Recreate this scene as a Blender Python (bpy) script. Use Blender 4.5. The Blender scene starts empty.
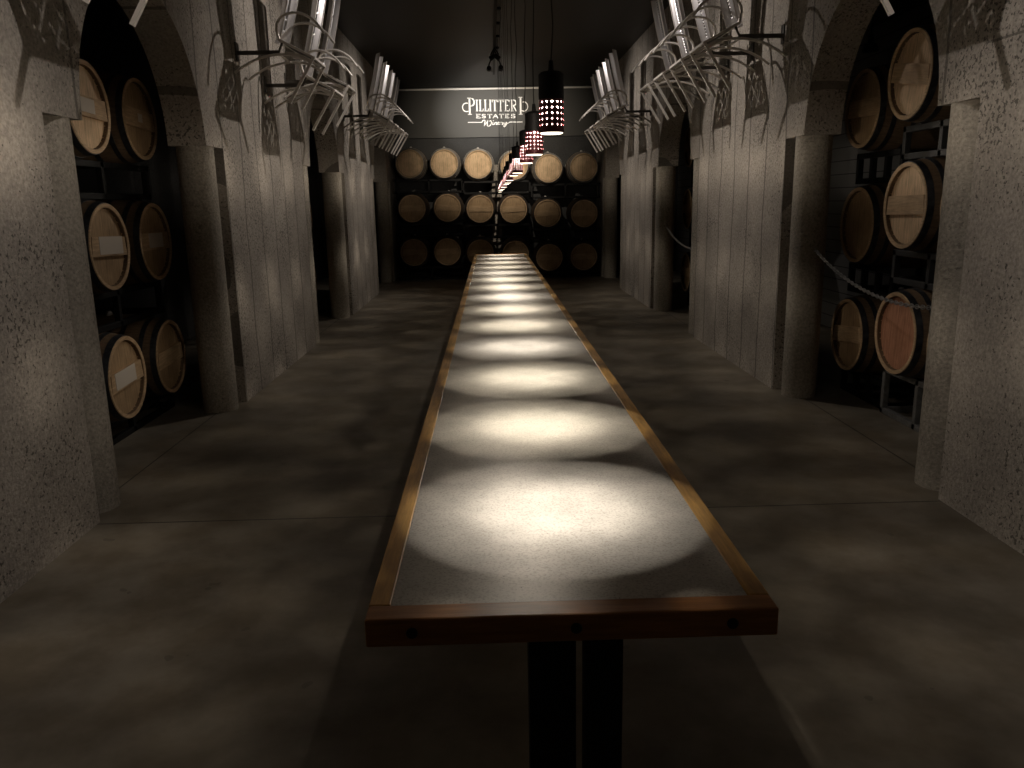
import bpy, bmesh, math, random
from mathutils import Vector, Matrix
random.seed(7)
C = bpy.context.scene.collection
SC = bpy.context.scene
PI = math.pi

# ------------------------------------------------------------------ camera, world, lights
yaw, pitch, roll = 0.0222, 0.2234, 0.019
fwd = Vector((math.sin(yaw)*math.cos(pitch), math.cos(yaw)*math.cos(pitch), -math.sin(pitch)))
r0 = Vector((math.cos(yaw), -math.sin(yaw), 0)); d0 = -(r0.cross(fwd))
rt = math.cos(roll)*r0 + math.sin(roll)*d0; dn = -math.sin(roll)*r0 + math.cos(roll)*d0
cam = bpy.data.objects.new('camera', bpy.data.cameras.new('camera')); C.objects.link(cam)
M = Matrix.Identity(4)
for i in range(3):
    M[i][0] = rt[i]; M[i][1] = -dn[i]; M[i][2] = -fwd[i]
M[2][3] = 1.66
cam.matrix_world = M
cam.data.sensor_width = 36; cam.data.lens = 800/1024*36; cam.data.clip_start = 0.02
SC.camera = cam
SC.view_settings.view_transform = 'Standard'; SC.view_settings.look = 'None'
SC.view_settings.gamma = 1; SC.view_settings.use_curve_mapping = False
SC.view_settings.exposure = 0.0
W = bpy.data.worlds.new('world'); SC.world = W; W.use_nodes = True
W.node_tree.nodes['Background'].inputs[0].default_value = (0.5, 0.45, 0.4, 1)
W.node_tree.nodes['Background'].inputs[1].default_value = 0.0
SC.cycles.sample_clamp_indirect = 3.0
SC.cycles.max_bounces = 8; SC.cycles.diffuse_bounces = 5; SC.cycles.caustics_reflective = False

def spot_light(name, loc, target, power, angle, blend, radius, col):
    l = bpy.data.lights.new(name, 'SPOT'); l.energy = power; l.spot_size = math.radians(angle)
    l.spot_blend = blend; l.shadow_soft_size = radius; l.color = col
    o = bpy.data.objects.new(name, l); C.objects.link(o); o.location = loc
    o.rotation_euler = (Vector(target)-Vector(loc)).to_track_quat('-Z', 'Y').to_euler()
    return o
WARM = (1.0, 0.90, 0.82)
TRACK_X = 0.13
XL, XR = -2.17, 2.46            # faces of the two side walls
CEIL = 4.2
# (y of the heads on the track, target on left wall, target on right wall)
CHAIR_AND_FILL_SPOTS = [(-2.6, -1.9), (2.95, 2.75), (8.5, 8.3), (14.05, 13.85)]  # the pair behind the camera is added fill for the table's near end
CHAIR_POWER = 125
for ys, yt in CHAIR_AND_FILL_SPOTS:
    for sx, xw in ((-1, XL), (1, XR)):
        spot_light('chair_and_fill_spot_light', (TRACK_X+sx*0.09, ys, 3.96), (xw, yt, 2.35), CHAIR_POWER*(.45 if ys < 0 else 1), 98, 1.0, 0.02, WARM)
spot_light('sign_spot_light', (TRACK_X-0.10, 14.3, 3.85), (-0.15, 19.0, 3.6), 850, 29, 1.0, 0.03, (1, .95, .88))
spot_light('barrel_spot_light', (TRACK_X+0.10, 14.3, 3.85), (0.22, 17.9, 3.2), 540, 60, 1.0, 0.03, (1, .86, .68))

# ------------------------------------------------------------------ material helpers
class NT:
    def __init__(s, name, base=(.5, .5, .5), rough=.6, metal=0.0, spec=.5):
        s.m = bpy.data.materials.new(name); s.m.use_nodes = True
        s.t = s.m.node_tree; s.b = s.t.nodes['Principled BSDF']
        s.b.inputs['Base Color'].default_value = (*base, 1); s.b.inputs['Roughness'].default_value = rough
        s.b.inputs['Metallic'].default_value = metal; s.b.inputs['Specular IOR Level'].default_value = spec
        s.base = base; s.co = None
    def n(s, k, **kw):
        x = s.t.nodes.new(k)
        for a, v in kw.items(): setattr(x, a, v)
        return x
    def link(s, a, b): s.t.links.new(a, b)
    def coord(s, scale=(1, 1, 1)):
        if s.co is None: s.co = s.n('ShaderNodeTexCoord')
        mp = s.n('ShaderNodeMapping'); mp.inputs['Scale'].default_value = scale
        s.link(s.co.outputs['Object'], mp.inputs[0]); return mp.outputs[0]
    def noise(s, scale, detail=4, rough=.55, st=(1, 1, 1)):
        x = s.n('ShaderNodeTexNoise'); x.inputs['Scale'].default_value = scale
        x.inputs['Detail'].default_value = detail; x.inputs['Roughness'].default_value = rough
        s.link(s.coord(st), x.inputs['Vector']); return x.outputs['Fac']
    def ramp(s, f, a, b, ca, cb):
        x = s.n('ShaderNodeValToRGB'); e = x.color_ramp.elements
        e[0].position = a; e[1].position = b; e[0].color = (*ca, 1); e[1].color = (*cb, 1)
        s.link(f, x.inputs[0]); return x.outputs[0]
    def math(s, op, a, b=None, c=None):
        x = s.n('ShaderNodeMath', operation=op)
        for i, v in enumerate((a, b, c)):
            if v is None: continue
            if isinstance(v, (int, float)): x.inputs[i].default_value = v
            else: s.link(v, x.inputs[i])
        return x.outputs[0]
    def mix(s, f, a, b, mode='MIX'):
        x = s.n('ShaderNodeMix', data_type='RGBA', blend_type=mode)
        if isinstance(f, (int, float)): x.inputs[0].default_value = f
        else: s.link(f, x.inputs[0])
        for v, i in ((a, 6), (b, 7)):
            if isinstance(v, tuple): x.inputs[i].default_value = (*v, 1)
            else: s.link(v, x.inputs[i])
        return x.outputs[2]
    def axis(s, k):
        if s.co is None: s.co = s.n('ShaderNodeTexCoord')
        x = s.n('ShaderNodeSeparateXYZ'); s.link(s.co.outputs['Object'], x.inputs[0]); return x.outputs[k]
    def lines(s, k, period, half, off=0.0, jitter=0.0):
        """1 on thin lines repeating along axis k"""
        v = s.axis(k)
        if jitter: v = s.math('ADD', v, s.math('MULTIPLY', s.noise(1.3, 1), jitter))
        v = s.math('ADD', v, off)
        p = s.math('PINGPONG', v, period/2)
        return s.math('LESS_THAN', p, half)
    def col(s, c): s.link(c, s.b.inputs['Base Color'])
    def bump(s, h, strength=.3, dist=.01):
        x = s.n('ShaderNodeBump'); x.inputs['Strength'].default_value = strength; x.inputs['Distance'].default_value = dist
        s.link(h, x.inputs['Height']); s.link(x.outputs[0], s.b.inputs['Normal'])

def scale3(c, k): return tuple(min(1, v*k) for v in c)

def concrete(name, base, board=True, pit=0.8):
    t = NT(name, base, .85, 0, .25)
    big = t.ramp(t.noise(1.1, 5), .3, .75, scale3(base, .72), scale3(base, 1.22))
    fine = t.ramp(t.noise(55, 3), .3, .7, (.72, .72, .72), (1.2, 1.2, 1.2))
    c = t.mix(1.0, big, fine, 'MULTIPLY')
    # bug holes and exposed aggregate, denser in patches
    dens = t.math('MULTIPLY', t.math('SUBTRACT', t.noise(1.6, 2), .38), .42)
    pits = t.math('LESS_THAN', t.noise(46, 2, .6), t.math('ADD', dens, .31))
    c = t.mix(t.math('MULTIPLY', pits, pit), c, scale3(base, .18))
    h = t.math('SUBTRACT', t.noise(38, 5, .7), t.math('MULTIPLY', pits, .5))
    if board:
        ln = t.math('MULTIPLY', t.lines(1, .47, .013, .13, .12), t.math('GREATER_THAN', t.axis(1), 4.25))
        jn = t.math('MULTIPLY', t.math('COMPARE', t.axis(2), 2.38, .006), t.math('MULTIPLY', t.math('LESS_THAN', t.axis(1), 4.1), t.math('GREATER_THAN', t.axis(0), 0.0)))
        ln = t.math('MAXIMUM', ln, jn)
        c = t.mix(t.math('MULTIPLY', ln, .75), c, scale3(base, .28))
        h = t.math('SUBTRACT', h, t.math('MULTIPLY', ln, .8))
    t.col(c); t.bump(h, .8, .014)
    return t.m

def oak(name, base, planks=True, stretch=(9, 9, 1), plank_axis=0):
    t = NT(name, base, .62, 0, .3)
    g = t.noise(9, 6, .6, stretch)
    c = t.ramp(g, .3, .72, scale3(base, .66), scale3(base, 1.18))
    if planks:
        ln = t.lines(plank_axis, .088, .0018, .02)
        c = t.mix(t.math('MULTIPLY', ln, .65), c, scale3(base, .25))
    blot = t.ramp(t.noise(5, 3), .4, .7, (1.05, 1.05, 1.05), (.75, .73, .7))
    c = t.mix(1.0, c, blot, 'MULTIPLY')
    t.col(c); t.bump(g, .15, .004)
    return t.m

MT = {}
MT['wall'] = concrete('board_formed_concrete', (.42, .38, .33))
MT['column'] = concrete('column_concrete', (.38, .345, .29), False, .35)
MT['dark_wall'] = concrete('dark_block_wall', (.06, .06, .06), False, .2)

t = NT('dark_grey_boards', (.17, .17, .165), .7, 0, .3); ln = t.lines(2, .16, .006); t.col(t.mix(ln, (.17, .17, .165), (.04, .04, .04))); MT['bay_boards'] = t.m
t = NT('floor_concrete', (.22, .195, .155), .42, 0, .4)
b = (.225, .198, .155)
c = t.ramp(t.noise(.9, 6, .62), .32, .72, scale3(b, .5), scale3(b, 1.3))
st = t.ramp(t.noise(3.1, 4, .6), .38, .62, (.78, .74, .68), (1.08, 1.08, 1.08))
c = t.mix(1.0, c, st, 'MULTIPLY')
drip = t.math('GREATER_THAN', t.noise(5.2, 2), .715)
c = t.mix(t.math('MULTIPLY', drip, .35), c, scale3(b, .25))
jy = t.lines(1, 5.55, .006, -4.12)
jx = t.math('MAXIMUM', t.math('COMPARE', t.axis(0), -2.31, .006), t.math('COMPARE', t.axis(0), 2.61, .006))
j = t.math('MAXIMUM', jy, jx)
c = t.mix(t.math('MULTIPLY', j, .8), c, (.015, .013, .01))
t.col(c)
rr = t.n('ShaderNodeMapRange'); rr.inputs[3].default_value = .33; rr.inputs[4].default_value = .6
t.link(t.noise(2.2, 4), rr.inputs[0]); t.link(rr.outputs[0], t.b.inputs['Roughness'])
t.bump(t.math('SUBTRACT', t.noise(14, 4), j), .12, .01)
MT['floor'] = t.m

t = NT('ceiling_panels', (.029, .027, .023), .5, 0, .35)
j = t.math('MAXIMUM', t.lines(1, 2.44, .006, -15.05), t.lines(0, 1.22, .004, .5))
t.col(t.mix(j, (.029, .027, .023), (.012, .012, .012))); t.bump(t.noise(3, 2), .04, .02)
MT['ceiling'] = t.m

t = NT('polished_stone_top', (.42, .39, .34), .3, 0, .35)
b = (.44, .41, .36)
c = t.ramp(t.noise(7, 5, .65), .3, .7, scale3(b, .8), scale3(b, 1.12))
ag = t.ramp(t.noise(150, 2, .5), .34, .52, (.66, .64, .61), (1.06, 1.06, 1.06))
c = t.mix(.7, c, ag, 'MULTIPLY')
spk = t.math('GREATER_THAN', t.noise(95, 2), .70)
c = t.mix(t.math('MULTIPLY', spk, .8), c, (.08, .075, .07))
t.col(c); t.b.inputs['Roughness'].default_value = .38
MT['stone'] = t.m
MT['frame_wood'] = oak('honey_oak_frame', (.56, .32, .10), False, (9, .8, 9)); MT['frame_wood'].node_tree.nodes['Principled BSDF'].inputs['Roughness'].default_value = .38
MT['frame_wood_end'] = oak('honey_oak_frame_end', (.38, .17, .06), False, (.8, 9, 9)); MT['frame_wood_end'].node_tree.nodes['Principled BSDF'].inputs['Roughness'].default_value = .38
MT['staves'] = oak('oak_staves', (.17, .115, .07), False, (9, 1, 9))
MT['head'] = oak('oak_head', (.45, .31, .175), True, (9, 9, .8))
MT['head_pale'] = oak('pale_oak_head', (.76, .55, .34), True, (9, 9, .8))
MT['head_red'] = oak('wine_tinted_oak_head', (.50, .24, .14), True, (9, 9, .8))
MT['brace'] = oak('oak_brace', (.58, .41, .245), False, (.8, 9, 9))
MT['paper'] = NT('paper_tag', (.62, .56, .48), .8).m
t = NT('galvanised_hoop', (.11, .112, .12), .48, .7); t.col(t.ramp(t.noise(20, 3), .3, .7, (.03, .031, .036), (.075, .077, .082))); MT['hoop'] = t.m
MT['hoop_lit'] = NT('lit_galvanised_hoop', (.34, .33, .31), .45, .6).m  # hoop copy for the top row, light from above put into its colour
MT['black_steel'] = NT('black_steel', (.008, .008, .008), .6, 0, .2).m
MT['charcoal_steel'] = NT('charcoal_steel', (.04, .04, .04), .55, .2).m
t = NT('grey_steel', (.20, .20, .19), .5, .4); t.col(t.ramp(t.noise(25, 3), .3, .7, (.15, .15, .145), (.25, .25, .24))); MT['grey_steel'] = t.m
t = NT('brushed_steel', (.80, .79, .81), .33, 1.0); t.b.inputs['Roughness'].default_value = .33; MT['steel'] = t.m
MT['steel_tube'] = NT('satin_steel_tube', (.84, .79, .73), .38, .3).m
MT['dark_tube'] = NT('dark_bracket_steel', (.09, .08, .068), .5, .2).m
MT['plug'] = NT('black_plug', (.01, .011, .011), .35).m
MT['shade'] = NT('maroon_shade', (.17, .03, .04), .45, .2).m
MT['shade_inside'] = NT('dark_shade_lining', (.014, .010, .011), .7, 0, .1).m
MT['cap'] = NT('black_lamp_cap', (.006, .0055, .0055), .6, 0, .2).m
MT['cord'] = NT('black_cord', (.01, .01, .01), .6).m
MT['sign_board'] = NT('grey_sign_board', (.058, .057, .053), .55, 0, .3).m
MT['grazing_light_trim'] = NT('grazing_light_trim', (.62, .60, .56), .5).m  # pale tone stands in for spotlight grazing the board's top edge
MT['sign_white'] = NT('white_lettering', (.93, .92, .90), .5).m
MT['bung'] = NT('bung_silicone', (.45, .43, .40), .5).m
t = NT('lamp_glow', (.9, .85, .75), .5); t.b.inputs['Emission Color'].default_value = (1, .80, .62, 1); t.b.inputs['Emission Strength'].default_value = 7.0; MT['glow'] = t.m
t = NT('lamp_lens', (.9, .85, .75), .5); t.b.inputs['Emission Color'].default_value = (1, .86, .66, 1); t.b.inputs['Emission Strength'].default_value = 3.5; MT['lens'] = t.m

# ------------------------------------------------------------------ mesh helpers
def obj(name, bm, m, parent=None, smooth=False, bevel=0.0):
    bmesh.ops.recalc_face_normals(bm, faces=bm.faces)
    me = bpy.data.meshes.new(name); bm.to_mesh(me); bm.free()
    for x in (m if isinstance(m, (list, tuple)) else [m]): me.materials.append(x)
    if smooth:
        for p in me.polygons: p.use_smooth = True
        try: me.set_sharp_from_angle(angle=math.radians(38))
        except Exception: pass
    o = bpy.data.objects.new(name, me); C.objects.link(o)
    if parent is not None: o.parent = parent
    if bevel:
        bv = o.modifiers.new('bevel', 'BEVEL'); bv.width = bevel; bv.segments = 2; bv.limit_method = 'ANGLE'; bv.angle_limit = math.radians(50)
    return o
def tag(o, label, cat, group=None):
    o['label'] = label; o['category'] = cat
    if group: o['group'] = group
    return o
def thing(name, label, cat, loc=(0, 0, 0), rz=0.0, group=None):
    o = bpy.data.objects.new(name, None); C.objects.link(o); o.empty_display_size = .1
    o.location = loc; o.rotation_euler = (0, 0, rz)
    return tag(o, label, cat, group)
def struct(name, bm, m, **kw):
    o = obj(name, bm, m, **kw); o['kind'] = 'structure'; return o
def dup(root, loc, rot, label, group=None):
    r = root.copy(); C.objects.link(r); r.location = loc; r.rotation_euler = rot
    r['label'] = label
    if group: r['group'] = group
    for ch in list(root.children):
        c = ch.copy(); C.objects.link(c); c.parent = r
        for g in list(ch.children):
            d = g.copy(); C.objects.link(d); d.parent = c
    return r
def box(bm, lo, hi, mat=None, mi=0):
    x0, y0, z0 = lo; x1, y1, z1 = hi
    co = [(x0, y0, z0), (x1, y0, z0), (x1, y1, z0), (x0, y1, z0), (x0, y0, z1), (x1, y0, z1), (x1, y1, z1), (x0, y1, z1)]
    vs = [bm.verts.new(mat @ Vector(p) if mat else p) for p in co]
    for f in ((0, 3, 2, 1), (4, 5, 6, 7), (0, 1, 5, 4), (1, 2, 6, 5), (2, 3, 7, 6), (3, 0, 4, 7)):
        bm.faces.new([vs[i] for i in f]).material_index = mi
def B(*a, **k):
    bm = bmesh.new(); box(bm, *a, **k); return bm
def tube(bm, pts, r, n=8, closed=False, square=False):
    pts = [Vector(p) for p in pts]; rings = []; N = len(pts)
    if square: n = 4
    up = None
    for i, p in enumerate(pts):
        if closed: d = pts[(i+1) % N]-pts[i-1]
        else: d = pts[min(i+1, N-1)]-pts[max(i-1, 0)]
        d.normalize()
        if up is None:
            up = Vector((0, 0, 1)) if abs(d.z) < .9 else Vector((0, 1, 0))
        u = (up - d*up.dot(d)).normalized(); v = d.cross(u); up = u
        k = r[i] if isinstance(r, (list, tuple)) else r
        if square: k *= 1.414
        ph = PI/4 if square else 0
        rings.append([bm.verts.new(p + k*(math.cos(ph+2*PI*j/n)*u + math.sin(ph+2*PI*j/n)*v)) for j in range(n)])
    for i in range(N if closed else N-1):
        a, b2 = rings[i], rings[(i+1) % N]
        for j in range(n): bm.faces.new((a[j], a[(j+1) % n], b2[(j+1) % n], b2[j]))
    if not closed:
        bm.faces.new(rings[0][::-1]); bm.faces.new(rings[-1])
def T(pts, r, **k):
    bm = bmesh.new(); tube(bm, pts, r, **k); return bm
def smoothpath(pts, k=6):
    P = [Vector(p) for p in pts]; P = [2*P[0]-P[1]] + P + [2*P[-1]-P[-2]]; out = []
    for i in range(1, len(P)-2):
        for j in range(k):
            t_ = j/k; a, b_, c_, d_ = P[i-1:i+3]
            out.append(.5*((2*b_)+(c_-a)*t_+(2*a-5*b_+4*c_-d_)*t_**2+(3*b_-a-3*c_+d_)*t_**3))
    out.append(P[-2]); return out
def lathe(bm, prof, n=32, axis='z', org=(0, 0, 0), closed=False):
    """prof: (r, a) pairs along the axis"""
    org = Vector(org); rings = []
    for r, a in prof:
        ring = []
        for j in range(n):
            c_, s_ = r*math.cos(2*PI*j/n), r*math.sin(2*PI*j/n)
            ring.append(bm.verts.new(org + (Vector((c_, s_, a)) if axis == 'z' else Vector((c_, a, s_)))))
        rings.append(ring)
    for i in range(len(prof) if closed else len(prof)-1):
        a_, b_ = rings[i], rings[(i+1) % len(prof)]
        for j in range(n): bm.faces.new((a_[j], a_[(j+1) % n], b_[(j+1) % n], b_[j]))
    if not closed:
        if prof[0][0] > 1e-4: bm.faces.new(rings[0][::-1])
        if prof[-1][0] > 1e-4: bm.faces.new(rings[-1])
    return bm
def lerp(a, b_, k): return a+(b_-a)*k

# ------------------------------------------------------------------ the setting
Y0, Y1 = -3.2, 19.0
CEN = [-0.05, 5.5, 11.05, 16.55]     # centres of the arched openings
JB, RA, SP, TH = 1.35, 0.955, 2.13, 0.29
AL, AR = -3.95, 4.35                 # outer walls of the barrel bays
struct('floor', B((AL-.2, Y0-.2, -.12), (AR+.2, Y1+.3, 0)), MT['floor'])
struct('ceiling', B((XL-.35, Y0-.2, CEIL), (XR+.35, Y1+.3, CEIL+.15)), MT['ceiling'])
def arcade(name, x0, x1):
    bm = bmesh.new(); P = [(Y0, 0)]
    for c in CEN:
        P += [(c-JB, 0), (c-JB, SP)]
        P += [(c-RA*math.cos(PI*k/28), SP+RA*math.sin(PI*k/28)) for k in range(29)]
        P += [(c+JB, SP), (c+JB, 0)]
    P += [(Y1, 0)]
    def v(x, y, z): return bm.verts.new((x, y, z))
    for (ya, za), (yb, zb) in zip(P[:-1], P[1:]):
        if yb-ya > 1e-6:
            for x in (x0, x1): bm.faces.new((v(x, ya, za), v(x, yb, zb), v(x, yb, CEIL), v(x, ya, CEIL)))
            bm.faces.new((v(x0, ya, CEIL), v(x0, yb, CEIL), v(x1, yb, CEIL), v(x1, ya, CEIL)))
        bm.faces.new((v(x0, ya, za), v(x1, ya, za), v(x1, yb, zb), v(x0, yb, zb)))
    for y in (Y0, Y1): bm.faces.new((v(x0, y, 0), v(x1, y, 0), v(x1, y, CEIL), v(x0, y, CEIL)))
    bmesh.ops.remove_doubles(bm, verts=bm.verts, dist=1e-5)
    return struct(name, bm, MT['wall'])
arcade('wall_left', XL, XL-TH); arcade('wall_right', XR, XR+TH)
struct('wall_back', B((AL-.2, Y1, 0), (AR+.2, Y1+.2, CEIL)), MT['dark_wall'])
struct('wall_front', B((AL-.2, Y0-.2, 0), (AR+.2, Y0, CEIL)), MT['wall'])
struct('wall_bay_left', B((AL-.2, Y0, 0), (AL, Y1, 3.5)), MT['dark_wall'])
struct('wall_bay_right', B((AR, Y0, 0), (AR+.2, Y1, 3.5)), MT['bay_boards'])
struct('ceiling_bay_left', B((AL-.2, Y0, 3.5), (XL-TH, Y1, 3.6)), MT['ceiling'])
struct('ceiling_bay_right', B((XR+TH, Y0, 3.5), (AR+.2, Y1, 3.6)), MT['ceiling'])
# pale pilaster added behind the middle rack, stands in for the lit gap there
struct('trim_1', B((.04, Y1-.1, 0), (.26, Y1, 2.5)), MT['wall'])
colmesh = None
for side, xw in ((-1, XL), (1, XR)):
    for c in CEN[1:]:
        for e in (-1, 1):
            if colmesh is None:
                colmesh = struct('column', lathe(bmesh.new(), [(.14, 0), (.14, SP)], 40), MT['column'], smooth=True); o = colmesh
            else:
                o = colmesh.copy(); C.objects.link(o)
            o.location = (xw+side*.145, c+e*1.115, 0)

# ------------------------------------------------------------------ long tasting table
TX0, TX1, TY0, TY1, TZ = -.303, .628, 1.625, 14.5, .76
TXC = .165
tb = thing('tasting_table', 'long communal tasting table with grey stone top in oak frame down the cellar', 'table', (TXC, (TY0+TY1)/2, 0))
def tl(p): return (p[0]-TXC, p[1]-(TY0+TY1)/2, p[2])
FW, FE, TT = .052, .068, .068
obj('stone_top', B(tl((TX0+FW, TY0+FE, TZ-TT+.01)), tl((TX1-FW, TY1-FE, TZ-.002))), MT['stone'], tb)
for x0, x1 in ((TX0, TX0+FW), (TX1-FW, TX1)):
    obj('side_rail', B(tl((x0, TY0+FE, TZ-TT)), tl((x1, TY1-FE, TZ))), MT['frame_wood'], tb, bevel=.004)
for y0, y1 in ((TY0, TY0+FE), (TY1-FE, TY1)):
    obj('end_rail', B(tl((TX0, y0, TZ-TT)), tl((TX1, y1, TZ))), MT['frame_wood_end'], tb, bevel=.005)
for x in (TX0+.105, TXC+.005, TX1-.105):
    p = tl((x, 0, TZ-TT*.5))
    bm = lathe(bmesh.new(), [(.0128, TY0-.003), (.0135, TY0+.004), (.0135, TY0+.02)], 20, 'y', (p[0], -(TY0+TY1)/2, p[2]))
    obj('bolt_plug', bm, MT['plug'], tb, smooth=True)
for k in range(7):
    y = 1.82+k*(TY1-2.3-1.55)/6
    ped = obj('pedestal', B(tl((.07, y, .02)), tl((.19, y+.09, TZ-TT))), MT['black_steel'], tb, bevel=.004)
    bm = B(tl((.215, y, .02)), tl((.31, y+.09, TZ-TT)), ); obj('post', bm, MT['black_steel'], ped, bevel=.004)
    obj('foot_plate', B(tl((0, y-.12, 0)), tl((.36, y+.22, .02))), MT['black_steel'], ped)
    obj('top_plate', B(tl((-.15, y-.05, TZ-TT-.012)), tl((.48, y+.15, TZ-TT))), MT['black_steel'], ped)

# ------------------------------------------------------------------ perforated pendants over the table
LX, LY0, LDY, LB = .17, 2.26, .925, 1.84
def perforated(bm, r, z0, z1, cols, rows, hole):
    """cylinder wall with round holes: each cell is a square ring around an octagon"""
    def pt(a, z): return Vector((r*math.cos(a), r*math.sin(a), z))
    da = 2*PI/cols; dz = (z1-z0)/rows
    for i in range(cols):
        for j in range(rows):
            ca, cz = (i+.5)*da, z0+(j+.5)*dz
            outer = []; inner = []
            for k in range(8):
                th = PI/4*k
                ux, uz = math.cos(th), math.sin(th); m_ = max(abs(ux), abs(uz))
                outer.append(bm.verts.new(pt(ca+ux/m_*da/2, cz+uz/m_*dz/2)))
                inner.append(bm.verts.new(pt(ca+ux*hole/r, cz+uz*hole)))
            for k in range(8): bm.faces.new((outer[k], outer[(k+1) % 8], inner[(k+1) % 8], inner[k]))
    bmesh.ops.remove_doubles(bm, verts=bm.verts, dist=1e-5)
R_SH = .033
def make_pendant():
    t_ = thing('pendant_lamp', '', 'pendant lamp', (LX, LY0, LB), 0, 'perforated pendants above the tasting table')
    bm = bmesh.new(); perforated(bm, R_SH, .014, .086, 14, 5, .0026)
    s = obj('shade', bm, [MT['shade'], MT['shade_inside']], t_)
    sm = s.modifiers.new('thick', 'SOLIDIFY'); sm.thickness = .0012; sm.offset = -1; sm.material_offset = 1
    bm = bmesh.new(); lathe(bm, [(R_SH+.0008, .001), (R_SH+.0008, .0145), (R_SH-.002, .0145), (R_SH-.002, .001)], 40, closed=True)
    obj('rim', bm, MT['shade'], t_, smooth=True)
    obj('cap', lathe(bmesh.new(), [(R_SH-.001, .086), (R_SH+.001, .088), (R_SH+.001, .150), (R_SH-.006, .156), (.008, .160), (.006, .185)], 32), MT['cap'], t_, smooth=True)
    obj('bulb', lathe(bmesh.new(), [(.002, .0815), (.006, .083), (.007, .0865), (.004, .09)], 16), MT['glow'], t_, smooth=True)
    obj('lens', lathe(bmesh.new(), [(R_SH-.006, -.002), (R_SH-.002, .0), (R_SH-.002, .004)], 32), MT['lens'], t_)
    top = CEIL-LB
    pts = [(0, 0, .18)]
    for k in range(1, 24):
        z = lerp(.18, top-.02, k/24); a = .004*math.sin(k*1.9)+.003*math.sin(k*.7)
        pts.append((a, .003*math.sin(k*1.3), z))
    pts.append((0, 0, top-.02))
    obj('cord', T(pts, .0019, n=6), MT['cord'], t_, smooth=True)
    obj('ceiling_rose', lathe(bmesh.new(), [(.03, top-.03), (.035, top-.005), (.035, top)], 24), MT['cap'], t_, smooth=True)
    return t_
pend0 = make_pendant()
ORD = ['nearest', 'second', 'third', 'fourth', 'fifth', 'sixth', 'seventh', 'eighth', 'ninth', 'tenth', 'eleventh', 'twelfth', 'thirteenth', 'farthest']
BULB = 40.0
for k in range(14):
    if k == 0: lab = 'nearest and largest perforated maroon pendant glowing over the near end of the table'
    elif k == 13: lab = 'farthest and smallest perforated pendant at the back end of the lamp row'
    else: lab = f'glowing perforated maroon pendant, {ORD[k]} from the near end of the lamp row'
    loc = (LX+(.014 if k == 2 else .004*math.sin(k*2.1) if k else 0), LY0+LDY*k, LB+(.008*math.sin(k*3.7) if k else 0))
    if k == 0: p = pend0; p['label'] = lab
    else: p = dup(pend0, loc, (0, 0, k*1.3), lab)
    l = bpy.data.lights.new('bulb_light', 'POINT'); l.energy = BULB; l.shadow_soft_size = .003; l.color = (1, .86, .70)
    o = bpy.data.objects.new('bulb_light', l); C.objects.link(o); o.location = (loc[0], loc[1], loc[2]+.078)
    for nm, ang, bl, pw in (('pool_light', 48.5, .14, 15.0), ('inner_light', 48, 1.0, 60.0), ('core_light', 34, 1.0, 62.0)):
        l = spot_light(nm, (loc[0], loc[1], loc[2]-.004), (loc[0], loc[1], 0), pw, ang, bl, .012, (1, .91, .77) if k % 3 else (1, .92, .83))

# ------------------------------------------------------------------ ceiling track and spotlights
bm = B((TRACK_X-.02, .2, CEIL-.045), (TRACK_X+.02, 17.0, CEIL-.004)); tr = obj('light_track', bm, MT['cap'])
tag(tr, 'black lighting track running along the middle of the dark ceiling', 'light track')
def spot_fixture(loc, target, label):
    t_ = thing('spotlight', label, 'spotlight', loc, 0, 'black spotlights on the ceiling track')
    d = (Vector(target)-Vector(loc)).normalized(); q = d.to_track_quat('Z', 'Y').to_matrix().to_4x4()
    bm = lathe(bmesh.new(), [(.02, -.09), (.036, -.08), (.042, .015), (.037, .015), (.034, -.03)], 24)
    bmesh.ops.transform(bm, matrix=q, verts=bm.verts)
    obj('lamp_head', bm, MT['cap'], t_, smooth=True)
    off = Vector((TRACK_X-loc[0], 0, CEIL-.03-loc[2]))
    obj('arm', T([d*-.06, Vector((0, 0, .06)), Vector((off.x, 0, off.z-.03)), off], .011), MT['cap'], t_, smooth=True)
    return t_
names = {-2.6: 'added behind the camera as fill', 2.95: 'above the near piers', 8.5: 'above the middle piers', 14.05: 'above the far piers'}
for ys, yt in CHAIR_AND_FILL_SPOTS:
    for sx, xw, sd in ((-1, XL, 'left'), (1, XR, 'right')):
        d = (Vector((xw, yt, 2.35))-Vector((TRACK_X+sx*.09, ys, 3.96))).normalized()
        spot_fixture(tuple(Vector((TRACK_X+sx*.09, ys, 3.96))-d*.03), (xw, yt, 2.35), f'black track spotlight {names[ys]} aimed at {sd} wall')
spot_fixture((TRACK_X-.10, 14.27, 3.85), (-.15, 19, 3.6), 'black track spotlight in front of the sign, left head of the pair')
spot_fixture((TRACK_X+.10, 14.27, 3.85), (.22, 17.9, 3.2), 'black track spotlight in front of the sign, right head of the pair')

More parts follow.
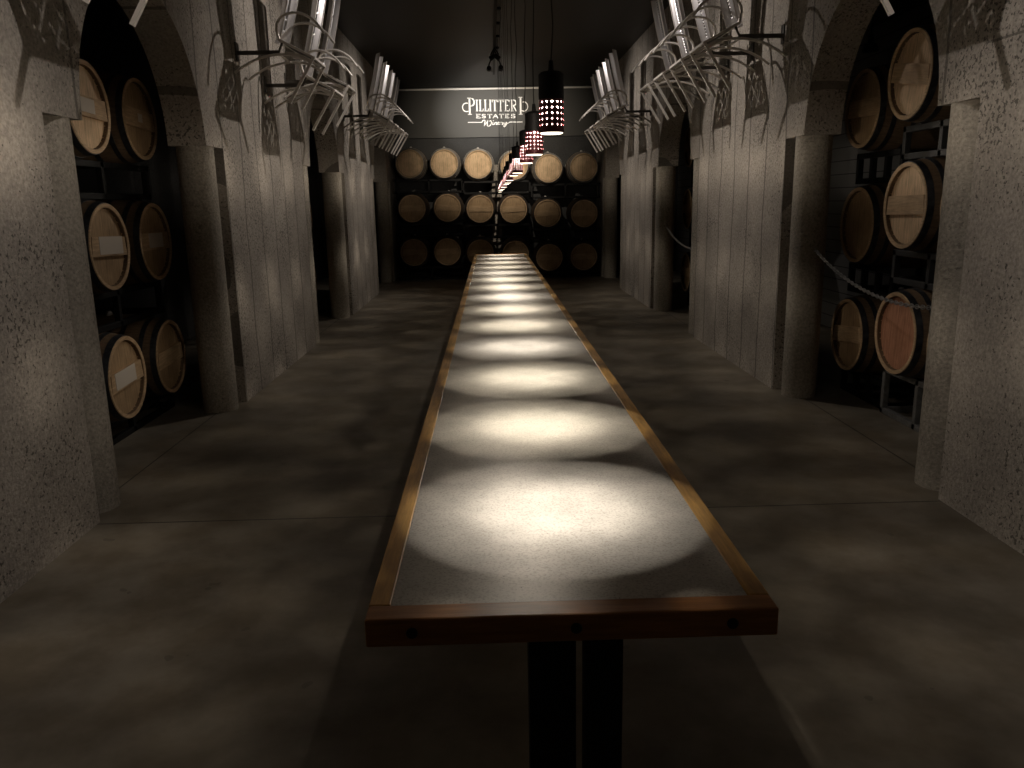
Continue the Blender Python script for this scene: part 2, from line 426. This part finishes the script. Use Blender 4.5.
# ------------------------------------------------------------------ wine barrels
BL, RH, RB = .90, .295, .352
def rad(y):     # stave radius along the barrel, y from -.45 to .45
    k = abs(y)/(BL/2); return RB-(RB-RH)*(k**1.9)
def make_barrel():
    t_ = thing('wine_barrel', '', 'barrel', (0, 0, 0))
    zc = RB
    prof = [(RH-.034, -BL/2+.045), (RH-.030, -BL/2+.006), (RH-.006, -BL/2+.002)]
    for k in range(21):
        y = -BL/2+.004+(BL-.004)*k/20; prof.append((rad(y), y))
    prof += [(RH-.012, BL/2), (RH-.030, BL/2-.006), (RH-.034, BL/2-.045)]
    bm = bmesh.new(); lathe(bm, prof, 36, 'y', (0, 0, zc)); obj('staves', bm, MT['staves'], t_, smooth=True)
    bm = bmesh.new(); lathe(bm, [(RH-.035, -BL/2+.046), (RH-.028, -BL/2+.001), (RH-.002, -BL/2-.002), (RH+.0005, -BL/2+.004), (RH-.02, -BL/2+.03)], 48, 'y', (0, 0, zc), closed=True); obj('chime', bm, MT['brace'], t_, smooth=True)
    for s in (-1, 1):
        a, b_ = sorted((s*(BL/2-.045), s*(BL/2-.030)))
        bm = bmesh.new(); lathe(bm, [(RH-.030, a), (RH-.030, b_)], 48, 'y', (0, 0, zc))
        hd = obj('head', bm, MT['head'], t_)
        if s == -1:
            # cross brace pegged over the head
            w = .255
            bm = bmesh.new()
            P = []
            for zz, flip in ((-.005, 1), (.125, -1)):
                n_ = 10
                for k in range(n_+1):
                    x = lerp(-w, w, k/n_)*flip
                    P.append((x, zz))
            lim = RH-.037
            P = [(max(-math.sqrt(lim*lim-(z-.03)**2), min(math.sqrt(lim*lim-(z-.03)**2), x)), z) for x, z in P]
            va = [bm.verts.new((x, -BL/2+.004, zc+z-.055)) for x, z in P]; vb = [bm.verts.new((x, -BL/2+.031, zc+z-.055)) for x, z in P]
            bm.faces.new(va); bm.faces.new(vb[::-1])
            for i in range(len(P)): bm.faces.new((va[i], va[(i+1) % len(P)], vb[(i+1) % len(P)], vb[i]))
            obj('head_brace', bm, MT['brace'], t_)
    for y in (-.425, -.335, -.19, .19, .335, .425):
        w = .042 if abs(y) > .4 else .034
        a, b_ = y-w/2, y+w/2
        bm = bmesh.new(); e = .003
        lathe(bm, [(rad(a)-.002, a), (rad(a)+e, a), (rad(b_)+e, b_), (rad(b_)-.002, b_)], 40, 'y', (0, 0, zc), closed=True)
        obj('hoop', bm, MT['hoop'], t_, smooth=True)
    bm = bmesh.new(); lathe(bm, [(.026, RB-.01), (.026, RB+.012), (.016, RB+.03), (.012, RB+.03)], 16, 'z', (0, 0, zc)); obj('bung', bm, MT['bung'], t_, smooth=True)
    return t_
barrel0 = make_barrel(); first = [True]
def place_barrel(x, y, zc, rz, label, group, head='head', brace=True, paper=None, roll_=0.0, hoops=None):
    """x, y: middle of the front head"""
    d = Matrix.Rotation(rz, 3, 'Z') @ Vector((0, BL/2, 0))
    loc = (x+d.x, y+d.y, zc-RB)
    r = dup(barrel0, loc, (0, roll_, rz), label, group)
    for ch in list(r.children):
        n_ = ch.name.split('.')[0]
        if n_ == 'head' and head != 'head':
            ch.material_slots[0].link = 'OBJECT'; ch.material_slots[0].material = MT[head]
        if n_ == 'hoop' and hoops:
            ch.material_slots[0].link = 'OBJECT'; ch.material_slots[0].material = MT[hoops]
        if n_ == 'head_brace' and not brace: bpy.data.objects.remove(ch)
    if paper:
        w, h, dx, dz = paper
        bm = B((dx-w, -BL/2+.001, RB+dz-h), (dx+w, -BL/2+.004, RB+dz+h)); o = obj('paper_tag', bm, MT['paper'], r)
        o['label'] = 'pale paper tag on the head'
    return r
def make_rack(x0, x1, y0, y1, z0, z1, mat, label, group, axis='x', cz=None, cys=()):
    """welded two-barrel rack; x, y its plan, z0 foot, z1 top of the cradle rail; rails run along y (axis x barrels) or x"""
    t_ = thing('barrel_rack', label, 'rack', ((x0+x1)/2, (y0+y1)/2, z0), 0, group)
    cx, cy = (x0+x1)/2, (y0+y1)/2; s = .022; h = z1-z0
    def bar(nm, a, b_, par=t_):
        a = Vector(a)-Vector((cx, cy, z0)); b_ = Vector(b_)-Vector((cx, cy, z0))
        lo = [min(a[i], b_[i])-s for i in range(3)]; hi = [max(a[i], b_[i])+s for i in range(3)]
        lo[2] = max(lo[2], 0); hi[2] = min(hi[2], h)
        return obj(nm, B(lo, hi), mat, par, bevel=.004)
    zt, zb = z1-s, z0+s
    if axis == 'x':
        for x in (x0+s, x1-s):
            bar('cradle_rail', (x, y0, zt), (x, y1, zt)); bar('base_rail', (x, y0, zb), (x, y1, zb))
            for y in (y0, lerp(y0, y1, .33), lerp(y0, y1, .67), y1): bar('upright', (x, y, zb), (x, y, zt))
        for y in (y0, cy, y1): bar('cross_rail', (x0+s, y, zb), (x1-s, y, zb))
    else:
        for y in (y0+s, y1-s):
            bar('cradle_rail', (x0, y, zt), (x1, y, zt)); bar('base_rail', (x0, y, zb), (x1, y, zb))
            for x in (x0, cx, x1): bar('upright', (x, y, zb), (x, y, zt))
        for x in (x0, cx, x1): bar('cross_rail', (x, y0+s, zb), (x, y1-s, zb))
    return t_
def rad_in(d): return rad(-BL/2+d)
IN = .16     # rails sit this far in from each barrel end
def racks_for(head_x, side, ys, zs, mat, where, group, axis='x', heady=None, xs=None):
    """one rack under each level"""
    rr_ = rad_in(IN)
    lev = ['bottom', 'middle', 'top']
    for i, zc in enumerate(zs):
        z1 = zc-rr_+.004
        z0 = 0.0 if i == 0 else zs[i-1]+rr_-.004
        if axis == 'x':
            xa = head_x+side*(IN-.022); xb = head_x+side*(BL-IN+.022)
            make_rack(min(xa, xb), max(xa, xb), min(ys)-.36, max(ys)+.36, z0, z1, mat[i] if isinstance(mat, tuple) else mat, f'{lev[i]} {where}', group)
        else:
            make_rack(min(xs)-.35, max(xs)+.35, heady+IN-.022, heady+BL-IN+.022, z0, z1, mat, f'{lev[i]} {where}', group, 'y')

GL = 'barrels in the left arch bay'; GR = 'barrels in the right arch bay'; GB = 'barrels stacked on the back wall'
HL = -2.62
LZ = (.49, 1.41, 2.32)
LY = (.10, .05, 0.0)      # the lower levels stand a little further along
rowname = ['bottom', 'middle', 'top']
for i, z in enumerate(LZ):
    place_barrel(HL, 5.59+LY[i], z, PI/2, ['oak barrel low in near left arch, front one with pale paper across its head',
        'oak barrel mid height in near left arch, nearer one with pale paper on its head',
        'brightly lit oak barrel high in near left arch, half hidden by the concrete block'][i], GL,
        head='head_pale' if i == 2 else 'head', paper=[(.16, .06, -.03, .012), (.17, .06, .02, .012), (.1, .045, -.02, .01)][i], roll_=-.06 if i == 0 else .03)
    place_barrel(HL, 6.38+LY[i], z, PI/2, ['oak barrel low in near left arch, beside the round column base',
        'oak barrel mid height in near left arch, right of its paper-tagged neighbour',
        'oak barrel high in near left arch with a small white tag on its head'][i], GL,
        paper=[None, (.13, .055, 0, .012), (.035, .03, .0, .01)][i], roll_=.04*(i-1))
    place_barrel(HL, 4.80+LY[i], z, PI/2, f'{rowname[i]} oak barrel in near left arch, tucked behind the near pier', GL)
racks_for(HL, -1, (4.80, 5.59, 6.38), LZ, MT['black_steel'], 'black steel barrel rack in the near left arch', 'black racks in the near left arch')
for i, z in enumerate((.56, 1.50, 2.42)):
    place_barrel(-2.68, 12.05, z, PI/2, f'{rowname[i]} oak barrel showing as a sliver in the far left arch', GL)
    place_barrel(-2.68, 11.27, z, PI/2, f'{rowname[i]} oak barrel in far left arch, mostly hidden by the pier', GL)
racks_for(-2.68, -1, (11.27, 12.05), (.56, 1.50, 2.42), MT['black_steel'], 'black steel barrel rack in the far left arch', 'black racks in the far left arch')
# right bay: a rack pulled a little forward (grey) and one further in (black)
RZA = (.69, 1.585, 2.465); RZB = (.54, 1.43, 2.32)
for i, z in enumerate(RZA):
    place_barrel(2.88, 5.63+(.15 if i == 2 else 0), z, -PI/2, ['reddish oak barrel on the grey steel rack behind the chain',
        'pale-headed oak barrel mid height in near right arch above the reddish one',
        'tilted pale oak barrel highest in near right arch with a lit triangle on its head'][i], GR,
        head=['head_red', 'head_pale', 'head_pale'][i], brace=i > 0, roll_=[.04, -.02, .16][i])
    place_barrel(2.88, 4.88, z, -PI/2, ['reddish oak barrel at bottom of near right arch, half behind the near column',
        'oak barrel mid height in near right arch, half behind the near column',
        'oak barrel high in near right arch, behind the near concrete block'][i], GR, head='head_red' if i == 0 else 'head')
racks_for(2.88, 1, (4.88, 5.63), RZA, (MT['grey_steel'], MT['charcoal_steel'], MT['charcoal_steel']), 'grey steel barrel rack in the near right arch', 'grey racks in the near right arch')
for i, z in enumerate(RZB):
    place_barrel(2.92, 6.45+(.06 if i == 2 else 0), z, -PI/2, ['shaded oak barrel at bottom of near right arch, beside the round column',
        'shaded oak barrel mid height in near right arch, beside the round column',
        'shaded oak barrel high in near right arch below the hanging black lamp'][i], GR, roll_=[-.1, 0, .03][i], brace=(i != 1))
racks_for(2.92, 1, (6.45,), RZB, MT['black_steel'], 'black steel barrel rack beside the column in near right arch', 'black racks in the near right arch')
for i, z in enumerate((.56, 1.51, 2.42)):
    place_barrel(2.98, 12.35, z, -PI/2, f'{rowname[i]} oak barrel showing as a sliver in the far right arch', GR)
    place_barrel(2.98, 11.57, z, -PI/2, f'{rowname[i]} oak barrel in far right arch, mostly hidden by the pier', GR)
racks_for(2.98, 1, (11.57, 12.35), (.56, 1.51, 2.42), MT['black_steel'], 'black steel barrel rack in the far right arch', 'black racks in the far right arch')
# back wall
BXS = (-1.71, -.955, -.235, .52, 1.265, 2.05)
colw = ['leftmost column', 'second column from left', 'third column, left of the gap', 'fourth column, right of the gap', 'fifth column, right of the lamp row', 'rightmost column']
HB = 17.9
BZ = [(.62, 1.565, 2.51), (.62, 1.565, 2.50), (.58, 1.53, 2.47), (.54, 1.51, 2.43), (.45, 1.41, 2.36), (.45, 1.39, 2.37)]
for j, x in enumerate(BXS):
    for i in range(3):
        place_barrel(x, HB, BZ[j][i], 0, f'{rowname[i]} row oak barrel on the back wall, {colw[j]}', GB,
                     head='head_pale' if i == 2 else 'head', brace=i < 2, hoops='hoop_lit' if i == 2 else None, roll_=.05*math.sin(j*5+i*3))
for a, where in ((0, 'left'), (2, 'middle'), (4, 'right')):
    zs = [(BZ[a][i]+BZ[a+1][i])/2 for i in range(3)]
    racks_for(0, 1, (), zs, MT['black_steel'], f'black steel barrel rack in the {where} stack on the back wall', 'black racks on the back wall', 'y', HB, (BXS[a], BXS[a+1]))
for o in [barrel0]+list(barrel0.children): bpy.data.objects.remove(o)

# ------------------------------------------------------------------ steel chairs hung on the piers
# local frame: x across the chair, -y away from the wall, origin on the wall 2.5 m up
CW = .23
def q(x, s, z): return (x, -s, z-2.5)
def make_chair():
    t_ = thing('steel_chair', '', 'chair', (0, 0, 2.5), 0, 'steel chairs hung on the piers')
    # tall bowed back plate with a perforated line and a slot
    bm = bmesh.new(); nu, nv = 30, 60; W0 = .155; V = {}
    for i in range(nu+1):
        for j in range(nv+1):
            u = -1+2*i/nu; v = j/nv
            w = W0*(1+.10*v); bow = .078*(1-u*u)
            s = lerp(.405, .605, v)-bow+.012*math.sin(PI*v); z = lerp(3.055, 3.835, v)+.012*bow
            V[i, j] = bm.verts.new(q(u*w, s, z))
    EDGE = {e: [V[e, j].co.copy() for j in range(nv+1)] for e in (0, nu)}
    for i in range(nu):
        for j in range(nv):
            if i == 5 and j % 2 == 1 and j > 6: continue
            if i == 23 and 8 < j < nv-1 and j % 15: continue
            bm.faces.new((V[i, j], V[i+1, j], V[i+1, j+1], V[i, j+1]))
    o = obj('back_plate', bm, MT['steel'], t_, smooth=True); o['label'] = 'polished steel back plate'
    sm = o.modifiers.new('thick', 'SOLIDIFY'); sm.thickness = .004; sm.offset = 0
    bm = bmesh.new()
    for e in (0, nu): tube(bm, [EDGE[e][j] for j in range(0, nv+1, 4)], .0045, 6)
    obj('back_edge', bm, MT['steel_tube'], t_, smooth=True)
    # dished seat sloping down to the aisle
    bm = bmesh.new(); nu = 24; nv = 20; V = {}
    for i in range(nu+1):
        for j in range(nv+1):
            u = -1+2*i/nu; v = j/nv
            w = lerp(.165, CW, v**.7)
            s = lerp(.40, .695, v); z = lerp(3.05, 2.89, v)-.018*(1-u*u)*math.sin(PI*v)
            V[i, j] = bm.verts.new(q(u*w, s, z))
    for i in range(nu):
        for j in range(nv):
            if 2 < i < nu-3 and 2 < j < nv-3 and ((i+j) % 7 == 0 or (i-j) % 9 == 0) and (i*3+j) % 11: continue
            bm.faces.new((V[i, j], V[i+1, j], V[i+1, j+1], V[i, j+1]))
    o = obj('seat', bm, MT['dark_tube'], t_, smooth=True)
    sm = o.modifiers.new('thick', 'SOLIDIFY'); sm.thickness = .004; sm.offset = 0
    o['label'] = 'dark seat plate sloping to the aisle'
    bm = bmesh.new(); r = .010
    tube(bm, [q(-CW, .695, 2.893), q(CW, .695, 2.893)], r, square=True)
    for s in (-1, 1): tube(bm, [q(s*.165, .40, 3.05), q(s*.205, .53, 2.98), q(s*CW, .695, 2.893)], r, square=True)
    tube(bm, [q(-.165, .40, 3.05), q(.165, .40, 3.05)], r, square=True)
    obj('seat_frame', bm, MT['steel_tube'], t_)
    for s in (-1, 1):
        obj('front_leg', T([q(s*CW, .695, 2.893), q(s*CW, .465, 2.525)], .0115, square=True), MT['steel_tube'], t_)
        P = smoothpath([q(s*.20, .67, 2.855), q(s*.20, .53, 2.915), q(s*.20, .38, 2.925), q(s*.20, .22, 2.895), q(s*.20, .09, 2.835), q(s*.20, .012, 2.785)], 5)
        obj('rear_leg', T(P, .011, n=10), MT['steel_tube'], t_, smooth=True)
        P = smoothpath([q(s*.165, .40, 3.055), q(s*.175, .385, 3.13), q(s*.18, .405, 3.195), q(s*.195, .48, 3.245), q(s*.21, .60, 3.25), q(s*.222, .72, 3.185), q(s*.226, .80, 3.085)], 6)
        obj('armrest', T(P, .011, n=10), MT['steel_tube'], t_, smooth=True)
        P = smoothpath([q(s*.12, .68, 2.87), q(s*.12, .56, 2.93), q(s*.12, .44, 2.955)], 4)
        obj('seat_rib', T(P, .008, n=8), MT['steel_tube'], t_, smooth=True)
    obj('stretcher', T([q(-.2, .40, 2.925), q(.2, .40, 2.925)], .009, n=8), MT['steel_tube'], t_, smooth=True)
    return t_
def make_bracket():
    t_ = thing('wall_bracket', '', 'bracket', (0, 0, 2.5), 0, 'dark brackets holding the chairs')
    obj('wall_plate', B(q(-.03, .0, 2.90), q(.03, .012, 3.05)), MT['dark_tube'], t_, bevel=.002)
    obj('arm', T([q(0, .0, 2.963), q(0, .375, 2.963)], .016, square=True), MT['dark_tube'], t_)
    obj('hook', T([q(0, .365, 2.963), q(0, .385, 3.0), q(0, .405, 3.045)], .010, n=8), MT['dark_tube'], t_, smooth=True)
    return t_
chair0 = make_chair(); brk0 = make_bracket()
ORD4 = ['nearest', 'second nearest', 'third nearest', 'farthest']
n_ch = 0
for side, xw, rz in (('left', XL, PI/2), ('right', XR, -PI/2)):
    L = side == 'left'
    for pier, spots in (('near', [(3.73, 0)]),
                        ('middle', [(7.3, 0), (8.17, -.15), (9.0, 0)] if L else [(6.89+.79*k, 0) for k in range(4)]),
                        ('far', [(12.5+.78*k, 0) for k in range(4)])):
        for k, (y, dz) in enumerate(spots):
            y += CW; n_ = {3: 'three', 4: 'four'}.get(len(spots))
            o4 = ORD4[k] if len(spots) == 4 else ['nearest', 'middle, lower-hung', 'farthest'][k]
            if pier == 'near': lab = f'tilted steel chair at top {side} edge of the photo, only a leg showing'; lb = f'dark wall bracket holding the chair at the top {side} photo edge'
            else:
                lab = f'tilted polished steel chair on {side} {pier} pier, {o4} of its {n_}'
                lb = f'dark wall bracket behind the {o4} chair on the {side} {pier} pier'
            c_ = dup(chair0, (xw, y, 2.5+dz), (0, 0, rz), lab)
            b_ = dup(brk0, (xw, y-.08, 2.5+dz), (0, 0, rz), lb)
for r_ in (chair0, brk0):
    for o in list(r_.children)+[r_]: bpy.data.objects.remove(o)

# ------------------------------------------------------------------ sign over the back wall
SU, SV = 8.533, .0224
def sp(u, v, y=0): return (-.485+((440+u/SU)-466)*SV, y, 3.92-((80+v/SU)-100)*SV-((u/SU+440)-466)*.0003)
sg = thing('winery_sign', 'grey sign board with white winery lettering high on the back wall', 'sign', (0, Y1, 0))
obj('board', B((-2.14, -.05, 3.14), (2.43, -.0, 4.13)), MT['sign_board'], sg)
obj('top_trim', B((-2.14, -.075, 4.13), (2.43, 0, 4.165)), MT['grazing_light_trim'], sg)
obj('bottom_trim', B((-2.14, -.06, 3.11), (2.43, 0, 3.14)), MT['sign_board'], sg)
def ribbon(bm, pts, w, y0=-.062, y1=-.05):
    """flat raised stroke; pts in sign units, w = full width (or list) in sign units"""
    P = [Vector((p[0], p[1])) for p in pts]; N = len(P); L = []; Rr = []
    for i in range(N):
        d = (P[min(i+1, N-1)]-P[max(i-1, 0)]).normalized(); n_ = Vector((-d.y, d.x))
        k = (w[i] if isinstance(w, (list, tuple)) else w)/2
        L.append(P[i]+n_*k); Rr.append(P[i]-n_*k)
    V = [[bm.verts.new(sp(p.x, p.y, y)) for p in L+Rr] for y in (y0, y1)]
    for i in range(N-1):
        a, b_, c_, d_ = i, i+1, N+i+1, N+i
        bm.faces.new([V[0][k] for k in (a, b_, c_, d_)]); bm.faces.new([V[1][k] for k in (d_, c_, b_, a)])
        bm.faces.new((V[0][a], V[0][b_], V[1][b_], V[1][a])); bm.faces.new((V[0][d_], V[0][c_], V[1][c_], V[1][d_]))
    bm.faces.new((V[0][0], V[0][N], V[1][N], V[1][0])); bm.faces.new((V[0][N-1], V[0][2*N-1], V[1][2*N-1], V[1][N-1]))
def arc(cx, cy, rx, ry, a0, a1, n=12):
    return [(cx+rx*math.cos(math.radians(lerp(a0, a1, k/n))), cy+ry*math.sin(math.radians(lerp(a0, a1, k/n)))) for k in range(n+1)]
def letter(bm, ch, x, top, bot, w, th, sf):
    """serif capitals drawn from thick stems, thin bars and small serifs; y grows downwards"""
    h = bot-top; thin = th*.62
    def stem(xx, a=top, b_=bot):
        ribbon(bm, [(xx, a), (xx, b_)], th)
        ribbon(bm, [(xx-th*.5-sf, a), (xx+th*.5+sf, a)], thin); ribbon(bm, [(xx-th*.5-sf, b_), (xx+th*.5+sf, b_)], thin)
    if ch == 'I': stem(x+w/2)
    if ch == 'L':
        stem(x+th*.8); ribbon(bm, [(x+th, bot), (x+w, bot)], thin); ribbon(bm, [(x+w-thin*.4, bot+thin*.3), (x+w, bot-h*.22)], thin)
    if ch == 'T':
        stem(x+w/2); ribbon(bm, [(x, top), (x+w, top)], thin)
        for xx in (x+thin*.4, x+w-thin*.4): ribbon(bm, [(xx, top-thin*.3), (xx, top+h*.2)], thin)
    if ch == 'E':
        stem(x+th*.8); ribbon(bm, [(x+th, top), (x+w, top)], thin); ribbon(bm, [(x+th, bot), (x+w, bot)], thin); ribbon(bm, [(x+th, (top+bot)/2), (x+w*.8, (top+bot)/2)], thin)
        ribbon(bm, [(x+w, top-thin*.3), (x+w, top+h*.18)], thin); ribbon(bm, [(x+w, bot+thin*.3), (x+w, bot-h*.2)], thin)
    if ch in 'PR':
        stem(x+th*.8)
        ribbon(bm, [(x+th, top)]+arc(x+w*.5, top+h*.25, w*.5, h*.25, -90, 90)+[(x+th, top+h*.5)], [thin]*3+[th*.9]*9+[thin]*3)
        if ch == 'R': ribbon(bm, [(x+w*.45, top+h*.5), (x+w*1.02, bot), (x+w*1.15, bot)], th*.8)
    if ch == 'A':
        ribbon(bm, [(x+w/2, top), (x+w*.08, bot)], thin); ribbon(bm, [(x+w/2, top), (x+w*.92, bot)], th)
        ribbon(bm, [(x+w*.25, top+h*.66), (x+w*.78, top+h*.66)], thin)
        for xx in (x+w*.08, x+w*.92): ribbon(bm, [(xx-sf*1.2, bot), (xx+sf*1.2, bot)], thin)
    if ch == 'S':
        P = arc(x+w/2, top+h*.26, w*.42, h*.26, -20, -270)+arc(x+w/2, top+h*.74, w*.45, h*.26, -90, 160)
        ribbon(bm, P, [thin]*5+[th*.8]*16+[thin]*5)
        ribbon(bm, [(x+w*.9, top-thin*.2), (x+w*.9, top+h*.24)], thin); ribbon(bm, [(x+w*.06, bot+thin*.2), (x+w*.06, bot-h*.26)], thin)
bm = bmesh.new()
# large first letter with swash, capitals, large last letter with swash
ribbon(bm, [(249, 155), (249, 290)], 15); ribbon(bm, [(230, 157), (262, 157)], 7); ribbon(bm, [(232, 290), (266, 290)], 7)
ribbon(bm, [(249, 159)]+arc(262, 190, 27, 31, -90, 90)+[(249, 221)], [6]*3+[12]*9+[6]*3)
ribbon(bm, arc(222, 232, 34, 35, -65, -300, 18), [4]+[8]*17+[4])
for ch, x, w in (('I', 303, 16), ('L', 330, 36), ('L', 374, 36), ('I', 418, 16), ('T', 440, 48), ('T', 492, 48), ('E', 549, 38), ('R', 603, 44)):
    letter(bm, ch, x, 173, 262, w, 12, 3.5)
ribbon(bm, [(686, 150), (686, 290)], 15); ribbon(bm, [(671, 152), (701, 152)], 7); ribbon(bm, [(670, 290), (702, 290)], 7)
ribbon(bm, arc(714, 226, 33, 38, -110, 130, 18), [4]+[8]*17+[4])
obj('name_lettering', bm, MT['sign_white'], sg)
bm = bmesh.new()
for ch, x, w in (('E', 302, 36), ('S', 352, 32), ('T', 398, 42), ('A', 444, 48), ('T', 498, 42), ('E', 550, 36), ('S', 604, 34)):
    letter(bm, ch, x, 289, 319, w, 9, 3)
obj('estates_lettering', bm, MT['sign_white'], sg)
bm = bmesh.new()
def script(pts, w=6): ribbon(bm, [(p.x, p.y) for p in smoothpath([(a, b_, 0) for a, b_ in pts], 5)], w)
script([(352, 352), (360, 340), (374, 338), (378, 350), (370, 385)], 8)                      # W
script([(370, 386), (388, 360), (402, 338)], 5); script([(402, 338), (396, 365), (398, 386)], 8)
script([(398, 387), (418, 384), (432, 362), (428, 342), (416, 346)], 6)
script([(446, 354), (442, 374), (452, 372), (460, 360)], 6); ribbon(bm, [(449, 343), (453, 339)], 6)   # i
script([(462, 356), (460, 374)], 6); script([(461, 364), (472, 354), (477, 360), (474, 374), (484, 370)], 6)   # n
script([(486, 365), (500, 358), (494, 352), (486, 362), (492, 373), (508, 368)], 6)          # e
script([(510, 356), (518, 354), (528, 358), (523, 374), (536, 368)], 6)                      # r
script([(540, 355), (540, 368), (552, 368), (560, 354)], 6); script([(562, 352), (560, 374), (546, 392), (538, 384), (560, 370), (590, 354)], 6)  # y
ribbon(bm, [(230, 355), (350, 355)], 6); ribbon(bm, [(590, 353), (700, 353)], 6)
obj('script_lettering', bm, MT['sign_white'], sg)

# ------------------------------------------------------------------ chains across the right arches, hanging lamp
def chain(name, a, b_, sag, label):
    a, b_ = Vector(a), Vector(b_); L = (b_-a).length*1.04; n_ = int(L/.034); bm = bmesh.new(); P = []
    for k in range(n_+1):
        p = a.lerp(b_, k/n_); p.z -= sag*4*(k/n_)*(1-k/n_); P.append(p)
    for k in range(n_):
        m = (P[k]+P[k+1])/2; d = (P[k+1]-P[k]).normalized(); side = d.cross(Vector((0, 0, 1))).normalized(); up = side.cross(d)
        w = side if k % 2 else up; pts = []
        for i in range(12):
            th = 2*PI*i/12; pts.append(m + d*math.cos(th)*.024 + w*math.sin(th)*.012)
        tube(bm, pts, .0038, 6, closed=True)
    return tag(obj(name, bm, MT['chain'], None, smooth=True), label, 'chain')
MT['chain'] = NT('zinc_chain', (.42, .42, .42), .4, .9).m
chain('chain', (XR+.15, 6.49, 1.25), (XR+.15, 4.53, 1.02), .13, 'steel link chain sagging across the near right arch')
chain('chain', (XR+.15, 12.02, 1.25), (XR+.15, 10.08, 1.05), .10, 'steel link chain sagging across the far right arch')
hl = thing('hanging_lamp', 'small black bell lamp on a cord inside near right arch', 'lamp', (2.95, 6.50, 2.74), 0)
obj('lamp_shade', lathe(bmesh.new(), [(.001, .13), (.018, .125), (.022, .07), (.05, .045), (.062, .0), (.055, .0), (.045, .04), (.001, .06)], 24), MT['cap'], hl, smooth=True)
obj('cord', T([(0, 0, .12), (.005, 0, .4), (0, 0, .76)], .006, n=8), MT['cord'], hl, smooth=True)
